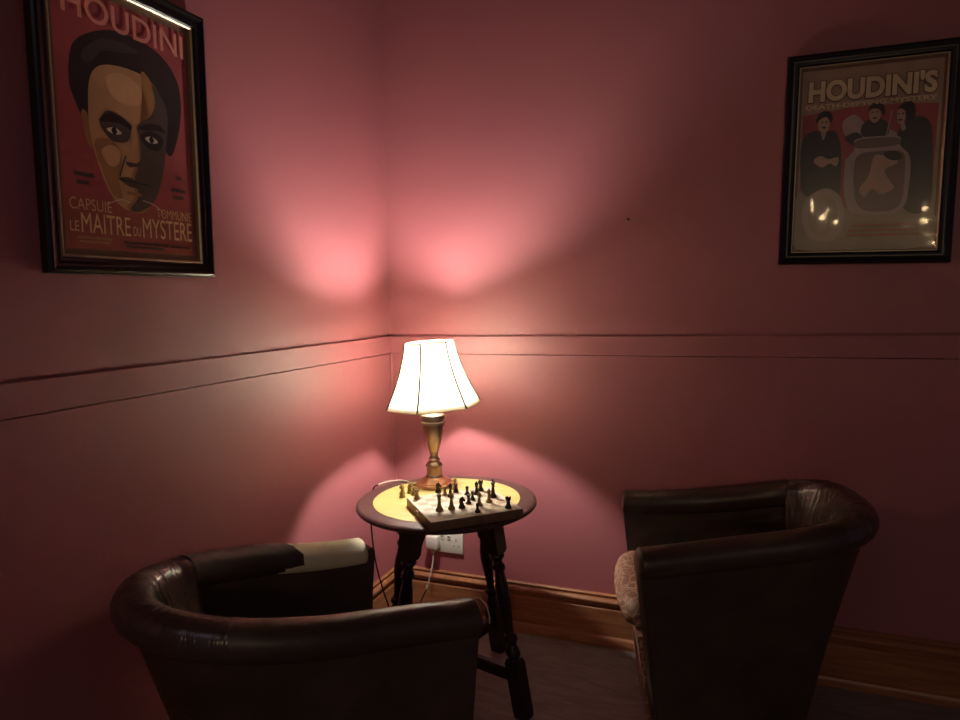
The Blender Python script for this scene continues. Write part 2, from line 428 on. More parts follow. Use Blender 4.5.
def tub_chair(prm, pose, label, torn=False, far='a'):
    R = Rim(*prm, cut=.026 if torn else 0)
    n = R.n; T = R.T
    t = thing('tub_chair', label, 'armchair', (pose[0], pose[1], 0), (0, 0, pose[2]))
    rake = .175
    rec = lambda i, q: Vector((0, -.055*(1-q)*max(0, 1-R.u[i]*2.2), 0))   # the front leans back to the floor
    # outer shell: a wall of its own thickness, leaning in towards the floor
    bm = bmesh.new(); rs = []; uv = []
    zo = [0., .08, .2, .32, .44, .54, 1.]
    for i in range(n+1):
        zt = R.z[i]-.050
        ring = []
        for q in zo:
            z = zt*q
            d = .012+.013*min(1, R.u[i]*1.8)+rake*R.u[i]**1.2*(1-z/R.z[i])+.012*(1-q)
            ring.append(R.at(i, d, z)+rec(i, q))
        din = T-.006
        inner = [R.at(i, din, zt), R.at(i, din+.004, zt*.8), R.at(i, max(din+.012, .012+rake*R.u[i]**1.2*(1-.36/R.z[i])+.03), .36), R.at(i, .012+rake*R.u[i]**1.2+.075, 0.)]
        inner = [p+rec(i, p.z/zt) for p in inner]
        rs.append(ring+inner); uv.append(i/n)
    rings(bm, rs, True, True, True, uv)
    link('outer_shell', bm, M['leather'], t, True, 50)
    # the roll: two arms and the back between its two seams
    ia, ib = int(n*.312), int(n*.690)
    if not torn:
        link('armrest', roll(R, 0, ia, cap0=True), M['leather'], t)
        link('armrest', roll(R, ib, n, cap1=True), M['leather'], t)
    else:
        link('armrest', roll(R, 0, ia, cap0=True), M['leather'], t)
        isp = next(i for i in range(ib, n) if R.P[i].y > -.240)
        link('armrest', roll(R, ib, isp, ragged=1), M['leather'], t)
        f = link('exposed_padding', roll(R, isp-6, n-2, k=.955, cap1=True, dz=lambda q: -.001-.020*q), M['foam'], t); f['label'] = 'bare cream padding where the arm leather has torn away'
    # back between the seams: the roll and the creased inside of the back are one cover
    bm = bmesh.new(); rs = []; uv = []
    rnd = random.Random(11); fold = [rnd.uniform(-1, 1)*max(0, 1-abs(i-(ia if far == 'a' else ib))/(ib-ia)*1.5) for i in range(n+1)]
    for i in range(ia, ib+1):
        e = min(1, (i-ia)/3, (ib-i)/3)
        w_ = math.sin(PI*(i-ia)/(ib-ia))**.35 if ia < i < ib else 0
        c = R.z[i]-.043; sh_ = .013*min(1, R.u[i]*1.8); hw = R.T/2+.003
        pr = []
        for q in range(13):
            a = math.radians(-70+250*q/12)
            f_ = .0032*fold[i]*e*max(0, min(1, math.degrees(a)/90))
            pr.append(R.at(i, R.T/2+sh_-(hw+f_)*math.cos(a), c+(.043+f_)*math.sin(a)))
        zt = pr[-1].z
        for q in range(1, 9):
            z = zt+(.38-zt)*q/8
            bul = .016*w_*math.sin(PI*min(1, .1+q/8*.9))+.0025*fold[i]*e*(1-q/8)
            pr.append(R.at(i, R.T+sh_+.003+max(0, rake*R.u[i]**1.2*(zt-z)*.8)+bul, z))
        pr += [R.at(i, R.T-.02+sh_+max(0, rake*R.u[i]**1.2*(zt-.38)*.8), .38), R.at(i, R.T-.02+sh_, c-.02)]
        rs.append(pr); uv.append(i/n)
    rings(bm, rs, True, True, True, uv)
    link('backrest', bm, M['leather_back'], t, True, 70)
    for i in (ia if far == 'a' else ib,):
        bm = bmesh.new()
        pts = roll_ring(R, i, 18, 1.02)
        path = [pts[j % 18] for j in range(9, -4, -1)]
        tube(bm, path, .0022, 6, 3)
        link('seam_piping', bm, M['leather'], t)
    # seat cushion
    out = [R.P[i]+R.Nn[i]*(T+.010+rake*R.u[i]**1.2*.30) for i in range(0, n+1, 2)]
    fr = []
    xa, xb = out[-1].x, out[0].x
    for k in range(1, 16):
        q = k/16; x = xa+(xb-xa)*q
        fr.append(Vector((x, .028+.030*math.sin(PI*q)**.6-(.075 if torn else 0), 0)))
    poly = out+fr
    cen = sum(poly, Vector())/len(poly)
    bm = bmesh.new(); rs = []
    for sc, z in ((.88, .368), (.95, .370), (.985, .376), (1., .390), (1., .400), (.98, .415), (.93, .434), (.80, .444), (.5, .450), (.05, .452)):
        rs.append([cen+(p-cen)*sc+Vector((0, 0, z-(.05 if torn else 0))) for p in poly])
    rings(bm, rs)
    link('seat_cushion', bm, M['leather' if torn else 'cracked'], t, True, 60)
    # front rail under the cushion, tapering back to the floor
    bm = bmesh.new(); rs = []
    for q in range(7):
        z = (.31 if torn else .366)*q/6
        y1 = -.030+.042*(q/6)-(.06 if torn else 0)
        hx0 = R.P[0].x-T*.75
        rs.append([Vector((-hx0, y1, z)), Vector((hx0, y1, z)), Vector((hx0*.95, -.12, z)), Vector((-hx0*.95, -.12, z))])
    rings(bm, rs); link('seat_front', bm, M['cracked'], t, True, 40)
    # end panels of the arms
    for side in (0, n):
        bm = bmesh.new(); rs = []
        tg = Vector((0, 1, 0))
        for q in range(9):
            z = (R.z[side]-.060)*q/8
            d0 = .020+.012*(1-q/8)
            a_, b_ = R.at(side, d0, z)+rec(side, q/8), R.at(side, T-.012, z)+rec(side, q/8)
            rs.append([a_-tg*.004, a_+tg*.006, a_.lerp(b_, .5)+tg*.011, b_+tg*.006, b_-tg*.004])
        rings(bm, rs); link('arm_front', bm, M['leather'], t, True, 60)
    if torn:
        bm = bmesh.new()
        c = R.P[0]+R.Nn[0]*(T/2)+Vector((0, .014, R.z[0]-.043))
        pts = []
        rr = random.Random(5)
        for k in range(11):
            a = PI*(1.02-k/10*1.15)
            pts.append(c+Vector((-math.cos(a)*.040, rr.uniform(-.003, .006), math.sin(a)*.038)))
        tube(bm, pts, .0018, 6, 4); e = link('torn_edge', bm, M['tear'], t); e['label'] = 'pale frayed edge of torn leather on the arm end'
    return t
tub_chair((.302, .271, .331, .328, .619, .705, .081, 2.756), (1.023, -.374, 1.805),
          'dark brown leather tub chair with a creased back and cracked seat, right of the table')
tub_chair((.324, .297, .264, .433, .617, .702, .082, 2.136), (.542, -.874, -.645),
          'dark brown leather tub chair with one arm torn open to cream padding', True, 'b')

# ------------------------------------------------------------------ table
TC = Vector((.44, -.45, 0))
t = thing('pub_table', 'round dark pub table with honey inlaid top and four splayed turned legs', 'table', TC)
bm = bmesh.new()
lathe(bm, [(0, .616), (.258, .616), (.268, .617), (.271, .620), (.278, .6205), (.285, .624), (.289, .629), (.2885, .635), (.284, .639), (.276, .640), (.238, .640), (0, .640)], 72)
link('tabletop', bm, M['rim'], t)
bm = bmesh.new(); lathe(bm, [(0, .6395), (.2355, .6395), (.2362, .6405), (.2355, .6413), (0, .6413)], 72); link('inlay', bm, M['inlay'], t)
turn = [(.500, .019), (.492, .021), (.484, .016), (.478, .012), (.470, .0125), (.462, .018), (.452, .018), (.445, .013), (.430, .014), (.400, .0185), (.370, .0195), (.335, .017),
        (.300, .0135), (.270, .0115), (.255, .0125), (.248, .018), (.238, .019), (.230, .014), (.222, .0125), (.212, .016), (.200, .0195), (.190, .019), (.182, .014), (.174, .016)]
for k in range(4):
    a = math.radians(-14+90*k); dr = Vector((math.cos(a), math.sin(a), 0)); tn = Vector((-dr.y, dr.x, 0))
    ax = lambda z: dr*(.28-.11*z/.606)+Vector((0, 0, z))
    bm = bmesh.new()
    sq = lambda z, h: [ax(z)+dr*(h*sx)+tn*(h*sy) for sx, sy in ((1, 1), (-1, 1), (-1, -1), (1, -1))]
    rings(bm, [sq(.617, .026), sq(.512, .025), sq(.500, .020)])
    rings(bm, [[ax(z)+r*1.15*(dr*math.cos(2*PI*j/16)+tn*math.sin(2*PI*j/16)) for j in range(16)] for z, r in turn])
    rings(bm, [sq(.178, .018), sq(.166, .0225), sq(.02, .0225), sq(0, .021)])
    lg = link('leg', bm, M['ebony'], t, True, 30)
    bm = bmesh.new()                                    # curved bracket under the top
    prof = []
    for q in range(9):
        s_ = q/8; prof.append((.018+.095*s_, .617-.085*(1-s_)**2.0-.008))
    up = [Vector() for _ in ()]
    r0, r1 = [], []
    for sy, rr in ((.017, r0), (-.017, r1)):
        for rad, z in prof: rr.append(ax(.606).xy.to_3d()-dr*rad+tn*sy+Vector((0, 0, z)))
        rr.append(ax(.606).xy.to_3d()-dr*.113+tn*sy+Vector((0, 0, .617)))
        rr.append(ax(.606).xy.to_3d()-dr*.018+tn*sy+Vector((0, 0, .617)))
    rings(bm, [r0, r1]); link('bracket', bm, M['ebony'], lg, True, 30)
for k in range(2):
    a = math.radians(-14+90*k); dr = Vector((math.cos(a), math.sin(a), 0)); tn = Vector((-dr.y, dr.x, 0))
    bm = bmesh.new(); rs = []
    for s_ in (-1, 1):
        rs.append([dr*(.240*s_)+tn*h+Vector((0, 0, z)) for h, z in ((.012, .107), (.012, .140), (.008, .144), (-.008, .144), (-.012, .140), (-.012, .107))])
    rings(bm, rs); link('stretcher', bm, M['ebony'], t, True, 30)

# ------------------------------------------------------------------ table lamp
LX, LY = .335, -.320
t = thing('table_lamp', 'lit table lamp with cream bell shade and turned brass base, on the round table', 'lamp', (LX, LY, .6413))
Z0 = .6413
bm = bmesh.new()
lathe(bm, [(0, 0), (.063, 0), (.065, .004), (.064, .009), (.058, .012), (.058, .015), (.052, .019), (.040, .024), (.033, .028), (.030, .031)], 40)
link('base', bm, M['copper'], t)
bm = bmesh.new()
lathe(bm, [(0, .029), (.029, .029), (.031, .032), (.029, .036), (.0265, .038), (.0265, .064), (.029, .067), (.030, .071), (.027, .076), (.020, .081), (.018, .084), (.021, .088), (.021, .092), (.015, .098), (.0135, .104),
           (.015, .109), (.0145, .114), (.018, .124), (.024, .142), (.030, .162), (.034, .182), (.0365, .203), (.037, .212), (.041, .214), (.042, .218), (.041, .222), (.0375, .225), (.0375, .230), (.041, .232), (.0425, .238), (.041, .246), (.034, .252), (.014, .256), (.013, .30), (.016, .302), (.016, .345), (0, .345)], 40)
link('stem', bm, M['brass'], t)
bm = bmesh.new(); lathe(bm, [(0, .340), (.0135, .340), (.0145, .372), (.013, .378), (.013, .402), (0, .402)], 24); link('bulb_holder', bm, M['white'], t)
bm = bmesh.new()
lathe(bm, [(0, .401), (.009, .4015), (.0125, .4055), (.017, .412), (.0205, .421), (.0205, .431), (.017, .4415), (.010, .448), (0, .450)], 24)
bl = link('bulb', bm, M['bulb'], t)
# shade: six bell-curved panels, tilted a touch on its carrier
prof = [(0, .0840), (.12, .0880), (.24, .0940), (.36, .1020), (.48, .1105), (.60, .1205), (.72, .1320), (.84, .1445), (.93, .1545), (1., .1625)]
ZT, ZB = .495, .277
view = math.atan2(-2.345-LY, 1.324-LX)
rotm = Matrix.Rotation(math.radians(2.8), 4, Vector((math.cos(view), math.sin(view), 0)))
piv = Vector((0, 0, .40))
def sh(p): return rotm @ (p-piv)+piv
def hexring(r, z, m=6):
    ps = []
    for k in range(6):
        a0 = view+math.radians(10+30+60*k); a1 = a0+math.radians(60)
        p0 = Vector((r*math.cos(a0), r*math.sin(a0), z)); p1 = Vector((r*math.cos(a1), r*math.sin(a1), z))
        for j in range(m):
            q = j/m; p = p0.lerp(p1, q); b = 1+.10*math.sin(PI*q)*.5      # panels bow out slightly
            ps.append(sh(Vector((p.x*b, p.y*b, z))))
    return ps
bm = bmesh.new()
rings(bm, [hexring(r, ZT+(ZB-ZT)*s_) for s_, r in prof], True, False, False)
shd = link('lamp_shade', bm, M['shade'], t, True, 20)
so = shd.modifiers.new('cloth', 'SOLIDIFY'); so.thickness = .0008
for k in range(6):
    a0 = view+math.radians(10+30+60*k)
    bm = bmesh.new(); tube(bm, [sh(Vector(((r+.0012)*math.cos(a0), (r+.0012)*math.sin(a0), ZT+(ZB-ZT)*s_))) for s_, r in prof], .0033, 8, 3)
    link('shade_rib', bm, M['seam'], shd)
for r, z in ((.0842, ZT), (.1628, ZB)):
    bm = bmesh.new(); pts = hexring(r, z); tube(bm, pts+[pts[0]], .0022, 6, 1, True, False); link('trim_band', bm, M['trim'], shd)
bm = bmesh.new()
for k in range(3):
    a0 = view+math.radians(20+120*k)
    tube(bm, [sh(Vector((.083*math.cos(a0), .083*math.sin(a0), ZT-.004))), Vector((.017*math.cos(a0), .017*math.sin(a0), .345))], .0012, 6, 1)
link('shade_carrier', bm, M['brass'], t)
# flex: over the table edge, down behind the chair, along the skirting and up to the plug
w = lambda x, y, z: (x-LX, y-LY, z-Z0)
bm = bmesh.new()
tube(bm, [w(.292, -.355, .648), w(.262, -.345, .6445), w(.225, -.320, .6445), w(.190, -.318, .6445), w(.160, -.355, .6445), w(.148, -.385, .6430)], .0028, 8, 8)
link('power_cord', bm, M['cordw'], t)
bm = bmesh.new()  # same flex past the rim, its shade put into a darker colour
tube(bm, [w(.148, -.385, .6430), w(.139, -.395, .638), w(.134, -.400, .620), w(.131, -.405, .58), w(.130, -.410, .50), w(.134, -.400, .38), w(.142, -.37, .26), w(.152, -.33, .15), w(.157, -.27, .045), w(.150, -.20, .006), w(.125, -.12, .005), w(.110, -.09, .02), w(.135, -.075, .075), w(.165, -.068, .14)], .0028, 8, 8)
link('power_cord', bm, M['cordd'], t)['label'] = 'run of flex hanging below the table, coloured dark for the shade there'
bm = bmesh.new()
tube(bm, [w(.162, -.069, .134), w(.166, -.068, .146)], .0055, 8, 1)
tube(bm, [w(.165, -.068, .14), w(.176, -.060, .19), w(.179, -.040, .235), w(.178, -.033, .262), w(.178, -.033, .272)], .0030, 8, 8)
link('power_cord', bm, M['cordw'], t)['label'] = 'cream end of the flex below the plug'
bm = bmesh.new()
box(bm, .178-.026-LX, .178+.026-LX, -.048-LY, -.0112-LY, (.288)-Z0, .342-Z0, .007)
tube(bm, [w(.178, -.033, .300), w(.178, -.033, .270)], .006, 10, 1)
pg = link('plug', bm, M['white'], t); pg['label'] = 'white plug pushed into the left outlet'

# ------------------------------------------------------------------ chess set
BC = Vector((.5435, -.559, .6413)); BA = math.radians(43); HB = .140; HV = .128
t = thing('chess_board', 'folding wooden chess board turned cornerwise, overhanging the front of the table', 'chess board', BC, (0, 0, BA))
bm = bmesh.new(); box(bm, -HB, HB, -HV, -.0006, 0, .0262, .0012); link('box_half', bm, M['boxside'], t)
bm = bmesh.new(); box(bm, -HB, HB, .0006, HV, 0, .0262, .0012); link('box_half', bm, M['boxside'], t)
bm = bmesh.new(); q = .0150
g = [[bm.verts.new((-.1272+.0318*i, -.1152+.0288*j, .0270)) for j in range(9)] for i in range(9)]
for i in range(8):
    for j in range(8):
        f = bm.faces.new((g[i][j], g[i+1][j], g[i+1][j+1], g[i][j+1])); f.material_index = (i+j) % 2
rim4 = [bm.verts.new((sx*(HB-.0015), sy*(HV-.0015), .0270)) for sx, sy in ((-1, -1), (1, -1), (1, 1), (-1, 1))]
low4 = [bm.verts.new((sx*(HB-.0015), sy*(HV-.0015), .0258)) for sx, sy in ((-1, -1), (1, -1), (1, 1), (-1, 1))]
cor = [g[0][0], g[8][0], g[8][8], g[0][8]]
edges = [[g[i][0] for i in range(9)], [g[8][j] for j in range(9)], [g[8-i][8] for i in range(9)], [g[0][8-j] for j in range(9)]]
for k in range(4):
    bm.faces.new([rim4[k], rim4[(k+1) % 4]]+edges[k][::-1]).material_index = 0
    bm.faces.new([rim4[(k+1) % 4], rim4[k], low4[k], low4[(k+1) % 4]])
bm.faces.new(low4[::-1])
link('playing_surface', bm, [M['sq_l'], M['sq_d']], t, False)
bm = bmesh.new(); box(bm, -HB-.003, -HB+.0005, -.011, .011, .008, .022, .001); tube(bm, [(-HB-.003, 0, .019), (-HB-.006, 0, .016), (-HB-.006, 0, .011)], .002, 6, 4)
bm2 = link('clasp', bm, M['brass'], t)

pf = dict(
    pawn=[(0, 0), (.0085, 0), (.009, .002), (.0085, .005), (.006, .007), (.0042, .011), (.0036, .0155), (.0058, .017), (.0034, .0185), (.0052, .0215), (.0054, .024), (.0040, .0272), (0, .0285)],
    rook=[(0, 0), (.0098, 0), (.0105, .0025), (.0095, .006), (.0068, .009), (.0055, .015), (.0058, .022), (.0080, .0245), (.0082, .031), (.0056, .031), (.0054, .028), (0, .028)],
    bishop=[(0, 0), (.0098, 0), (.0105, .0025), (.0095, .006), (.0062, .0095), (.0044, .017), (.0040, .024), (.0072, .0255), (.0040, .027), (.0062, .031), (.0060, .0345), (.0035, .039), (.0018, .040), (.0020, .042), (0, .043)],
    queen=[(0, 0), (.0105, 0), (.0112, .0028), (.010, .007), (.0066, .011), (.0048, .021), (.0042, .030), (.0078, .032), (.0044, .0335), (.0056, .039), (.0082, .045), (.0060, .0455), (.0030, .047), (.0026, .0495), (0, .0505)],
    king=[(0, 0), (.0110, 0), (.0118, .003), (.0105, .0075), (.0068, .012), (.0050, .024), (.0044, .033), (.0082, .035), (.0046, .037), (.0060, .043), (.0080, .0475), (.0055, .049), (.0018, .0500), (0, .0502)])
def chess_mesh(kind):
    bm = bmesh.new()
    if kind == 'knight':
        lathe(bm, [(0, 0), (.0098, 0), (.0105, .0025), (.0095, .006), (.0075, .0085), (.0065, .010), (0, .010)], 20)
        out = [(-.0065, .009), (.0062, .009), (.0050, .014), (.0030, .018), (.0040, .021), (.0088, .0195), (.0108, .0215), (.0100, .0245), (.0060, .0290), (.0035, .0325), (.0025, .0360), (.0005, .0330), (-.0040, .0310), (-.0070, .0260), (-.0078, .0190)]
        rs = []
        for y, s_ in ((-.0040, .86), (-.0028, 1.), (.0028, 1.), (.0040, .86)):
            rs.append([Vector((.001+(x-.001)*s_, y, .021+(z-.021)*s_)) for x, z in out])
        rings(bm, rs)
    else:
        lathe(bm, pf[kind], 20)
        if kind == 'king':
            box(bm, -.0011, .0011, -.0011, .0011, .0495, .0575); box(bm, -.0030, .0030, -.0011, .0011, .0525, .0547)
        if kind == 'rook':
            for k in range(4):
                a = PI/4+PI/2*k; x, y = .0068*math.cos(a), .0068*math.sin(a); box(bm, x-.0018, x+.0018, y-.0018, y+.0018, .030, .0335)
        if kind == 'queen':
            for k in range(8):
                a = PI/4*k; x, y = .0070*math.cos(a), .0070*math.sin(a); box(bm, x-.0012, x+.0012, y-.0012, y+.0012, .0445, .0475)
    return bm
src = {}
def piece(kind, dark, x, y, label, on=True, rz=0.):
    key = (kind, dark)
    if key not in src:
        o = link('chess_'+kind, chess_mesh(kind), M['man_d' if dark else 'man_l'], None, True, 40); src[key] = o
    else:
        o = src[key].copy(); COL.objects.link(o)
    o.location = (x, y, .6684 if on else .6414); o.rotation_euler = (0, 0, rz)
    tag(o, label, 'chess piece', 'chess pieces on the table')
for a in (
    ('king', 0, .508, -.648, 'pale king, the tall pale piece nearest the lamp side of the front board corner'),
    ('queen', 0, .536, -.625, 'pale queen standing between the pale king and the dark knight'),
    ('knight', 1, .560, -.603, 'dark knight in the middle of the front row, right of the pale queen', True, .41),
    ('pawn', 1, .619, -.627, 'dark pawn alone nearest the front edge of the chess board'),
    ('bishop', 0, .600, -.566, 'pale bishop directly behind the foremost dark pawn'),
    ('bishop', 0, .617, -.530, 'pale bishop standing between the other pale bishop and the dark king'),
    ('rook', 0, .392, -.564, 'pale rook on the left corner of the chess board'),
    ('rook', 1, .690, -.563, 'dark rook alone at the right corner of the chess board'),
    ('king', 1, .611, -.479, 'tall dark king near the back right edge of the chess board'),
    ('pawn', 1, .563, -.560, 'dark pawn just behind the dark knight'),
    ('pawn', 1, .560, -.522, 'dark pawn, second behind the dark knight'),
    ('pawn', 1, .524, -.478, 'dark pawn, third behind the dark knight, before the empty back squares'),
    ('bishop', 1, .551, -.466, 'dark bishop close in front of the dark rook on the back edge'),
    ('rook', 1, .548, -.424, 'dark rook on the back edge of the board, behind the dark bishop'),
    ('pawn', 1, .478, -.462, 'dark pawn on the back left edge, just right of the lamp foot'),
    ('bishop', 1, .482, -.512, 'dark bishop left of the pawns, in front of the lamp foot'),
    ('pawn', 0, .458, -.502, 'pale pawn beside the dark bishop in front of the lamp foot'),
    ('knight', 0, .280, -.452, 'pale knight off the board, leftmost and rearmost on the inlay', False, -2.7),
    ('bishop', 0, .297, -.484, 'pale bishop off the board, nearest its left corner', False),
    ('knight', 0, .300, -.437, 'pale knight off the board, between the pale pawn and the lamp foot', False, .4),
    ('pawn', 0, .322, -.452, 'pale pawn off the board left of the lamp foot', False),
    ('knight', 1, .386, -.400, 'dark knight off the board, touching distance from the lamp foot', False, .6),
    ('bishop', 0, .426, -.352, 'pale bishop off the board, right of the lamp foot', False),
): piece(*a)

# ------------------------------------------------------------------ framed posters
def text_mesh(s, w, h, bold=0.):
    cu = bpy.data.curves.new('lettering', 'FONT'); cu.body = s; cu.offset = bold; cu.resolution_u = 4
    o = bpy.data.objects.new('lettering', cu); COL.objects.link(o)
    dg = bpy.context.evaluated_depsgraph_get(); dg.update()
    me = bpy.data.meshes.new_from_object(o.evaluated_get(dg))
    bpy.data.objects.remove(o)
    xs = [v.co.x for v in me.vertices]; ys = [v.co.y for v in me.vertices]
    x0, x1, y0, y1 = min(xs), max(xs), min(ys), max(ys)
    return me, lambda c: ((c.x-x0)/(x1-x0)*w, (c.y-y0)/(y1-y0)*h)

class Art:
    """flat printed artwork: layers of inked shapes on one sheet, in sheet units (u right, v up)"""
    def __init__(s, W, H, x0, z0, y0):
        s.bm = bmesh.new(); s.W, s.H, s.x0, s.z0, s.y = W, H, x0, z0, y0; s.k = 0; s.m = []
        s.lay = []
    def mi(s, m):
        if m not in s.m: s.m.append(m)
        return s.m.index(m)
    def pos(s, u, v, k): return Vector((s.x0+u*s.W, s.y-.00012*k, s.z0+v*s.H))
    def poly(s, m, pts, smooth=True):
        s.k += 1
        P = [Vector((u, v, 0)) for u, v in pts]
        if smooth: P = catmull(P, 5, True)
        f = s.bm.faces.new([s.bm.verts.new(s.pos(p.x, p.y, s.k)) for p in P]); f.material_index = s.mi(m)
    def rect(s, m, u0, v0, u1, v1): s.poly(m, [(u0, v0), (u1, v0), (u1, v1), (u0, v1)], False)
    def line(s, m, pts, wd):
        P = [Vector((u*s.W, v*s.H, 0)) for u, v in pts]; P = catmull(P, 5)
        a, b = [], []
        for i, p in enumerate(P):
            tg = (P[min(i+1, len(P)-1)]-P[max(i-1, 0)]).normalized(); nn = Vector((-tg.y, tg.x, 0))
            a.append(p+nn*wd/2); b.append(p-nn*wd/2)
        s.k += 1
        va = [s.bm.verts.new(s.pos(p.x/s.W, p.y/s.H, s.k)) for p in a]; vb = [s.bm.verts.new(s.pos(p.x/s.W, p.y/s.H, s.k)) for p in b]
        for i in range(len(P)-1):
            f = s.bm.faces.new((va[i], vb[i], vb[i+1], va[i+1])); f.material_index = s.mi(m)
    def done(s, parent):
        me = bpy.data.meshes.new('print')
        for f in s.bm.faces:
            f.normal_update()
            if f.normal.y > 0: f.normal_flip()
        s.bm.to_mesh(me); s.bm.free()
        for m in s.m: me.materials.append(m)
        o = bpy.data.objects.new('print', me); COL.objects.link(o); o.parent = parent
        s.o = o; return o
    def text(s, t, u0, v0, u1, v1, m, bold=.0, k=40):
        me, f = text_mesh(t, (u1-u0), (v1-v0), bold)
        for v in me.vertices:
            a, b = f(v.co); v.co = s.pos(u0+a, v0+b, k)
        me.materials.clear(); me.materials.append(m)
        bm = bmesh.new(); bm.from_mesh(me)
        for q in bm.faces:
            q.normal_update()
            if q.normal.y > 0: q.normal_flip()
        bm.to_mesh(me); bm.free(); me.name = 'lettering'
        o = bpy.data.objects.new('lettering', me); COL.objects.link(o); o.parent = s.o; return o

def picture_frame(t, W, H, b=.036):
    def band(prof, name, m):
        bm = bmesh.new(); rs = []
        for d, o in prof:
            rs.append([Vector((sx*(W/2-d), -o, sz)) for sx, sz in ((-1, d), (1, d), (1, H-d), (-1, H-d))])
        vs = [[bm.verts.new(p) for p in r] for r in rs]; n = len(vs)
        for i in range(n):
            for j in range(4): bm.faces.new((vs[i][j], vs[i][(j+1) % 4], vs[(i+1) % n][(j+1) % 4], vs[(i+1) % n][j]))
        return link(name, bm, m, t, True, 30)
    band([(0, 0), (0, .020), (.003, .025), (.008, .027), (.013, .025), (.017, .0215), (.022, .0205), (.026, .0215), (.030, .020), (.034, .016), (b, .013), (b, 0)], 'frame', M['frame'])
    band([(b-.001, .012), (b-.001, .016), (b+.002, .0165), (b+.0045, .014), (b+.0045, .004), (b-.001, .004)], 'gilt_slip', M['gilt'])
    bm = bmesh.new(); box(bm, -W/2+.01, W/2-.01, -.0035, -.001, .01, H-.01); link('backing_board', bm, K['margin'], t)

def glazed(t, W, H, m, b=.040):
    bm = bmesh.new(); n = 1
    f = bm.faces.new([bm.verts.new((sx*(W/2-b), -.0125, z)) for sx, z in ((-1, b), (1, b), (1, H-b), (-1, H-b))])
    o = link('glazing', bm, m, t, False)
    return o

# left wall: a man's portrait
W, H = .452, .655
t = thing('framed_poster', 'black framed poster of a large male face on red, high on the left wall', 'poster', (.0, -1.187, 1.352), (math.radians(1.0), 0, PI/2))
picture_frame(t, W, H)
iw, ih = W-.080, H-.080
A = Art(iw, ih, -iw/2, .040, -.0045)
A.rect(K['margin'], -.01, -.01, 1.01, 1.01)
A.rect(K['red'], .035, .025, .975, .975)
A.rect(K['red2'], .035, .025, .975, .21)
A.poly(K['hair'], [(.115, .62), (.125, .71), (.16, .77), (.25, .82), (.40, .865), (.58, .872), (.76, .848), (.88, .78), (.915, .70), (.905, .60), (.86, .50), (.80, .44), (.70, .50), (.50, .60), (.30, .60), (.215, .50), (.17, .525), (.14, .565)])
A.poly(K['hair2'], [(.20, .74), (.32, .815), (.46, .835), (.60, .825), (.50, .80), (.34, .775), (.24, .71)])
A.poly(K['skin2'], [(.178, .525), (.212, .53), (.235, .47), (.235, .40), (.20, .43)])
A.poly(K['skin'], [(.245, .66), (.33, .722), (.50, .742), (.66, .728), (.76, .668), (.795, .596), (.77, .468), (.725, .339), (.65, .238), (.54, .190), (.42, .195), (.33, .25), (.268, .345), (.232, .433), (.222, .533)])
A.poly(K['skin2'], [(.25, .43), (.36, .45), (.43, .40), (.40, .30), (.42, .235), (.35, .245), (.285, .335)])
A.poly(K['skin3'], [(.36, .69), (.48, .715), (.58, .69), (.60, .63), (.50, .60), (.38, .62)])
A.poly(K['skin2'], [(.60, .735), (.70, .70), (.70, .60), (.62, .56), (.535, .52), (.54, .47), (.545, .40), (.49, .32), (.51, .25), (.44, .195), (.60, .20), (.70, .40)])
A.poly(K['skin3'], [(.29, .40), (.36, .43), (.42, .41), (.40, .36), (.34, .35)])
A.poly(K['shade'], [(.68, .715), (.76, .668), (.795, .596), (.77, .468), (.725, .339), (.65, .238), (.54, .190), (.47, .193), (.535, .25), (.515, .32), (.565, .40), (.563, .48), (.555, .53), (.66, .585), (.70, .65)])
A.poly(K['shade'], [(.29, .505), (.34, .555), (.42, .555), (.50, .530), (.50, .49), (.47, .455), (.38, .445), (.33, .465)])
A.poly(K['hair'], [(.285, .512), (.36, .552), (.43, .545), (.51, .525), (.50, .508), (.42, .520), (.35, .515)])
A.poly(K['hair'], [(.555, .520), (.63, .548), (.72, .556), (.77, .532), (.70, .530), (.62, .520)])
A.poly(K['hair'], [(.575, .50), (.66, .522), (.745, .505), (.72, .455), (.64, .448), (.59, .465)])
for (a, b_), (c, d) in (((.385, .486), (.052, .013)), ((.655, .487), (.050, .014))):
    A.poly(K['white'], [(a-c, b_), (a, b_+d), (a+c, b_-.002), (a, b_-d)])
    A.poly(K['hair'], [(a-.020, b_), (a, b_+.015), (a+.020, b_), (a, b_-.015)])
A.poly(K['skin'], [(.515, .54), (.54, .535), (.548, .44), (.552, .385), (.515, .365), (.470, .380), (.495, .43)])
A.poly(K['shade'], [(.455, .378), (.50, .370), (.555, .366), (.60, .375), (.56, .392), (.50, .362), (.465, .362)])
A.line(K['shade'], [(.455, .40), (.425, .355), (.405, .315)], .004)
A.poly(K['shade'], [(.395, .308), (.47, .318), (.51, .311), (.56, .314), (.625, .300), (.55, .284), (.47, .282)])
A.line(K['hair'], [(.40, .306), (.48, .302), (.56, .301), (.62, .298)], .003)
A.poly(K['skin2'], [(.45, .262), (.54, .262), (.55, .25), (.46, .25)])
A.line(K['white'], [(.30, .200), (.40, .225), (.47, .218)], .0016)
A.line(K['white'], [(.56, .235), (.66, .220), (.72, .190)], .0016)
for u, v, wd in ((.10, .292, .13), (.115, .262, .08), (.79, .292, .12), (.80, .262, .09), (.83, .345, .05)):
    A.rect(K['shade'], u, v, u+wd, v+.014)
for u, v, wd in ((.10, .062, .22), (.11, .047, .20), (.40, .056, .34), (.42, .040, .28), (.76, .052, .16)):
    A.rect(K['shade'] if u > .3 else K['skin2'], u, v, u+wd, v+.009)
A.done(t)
A.text('HOUDINI', .085, .862, .945, .958, K['pink'], .012)
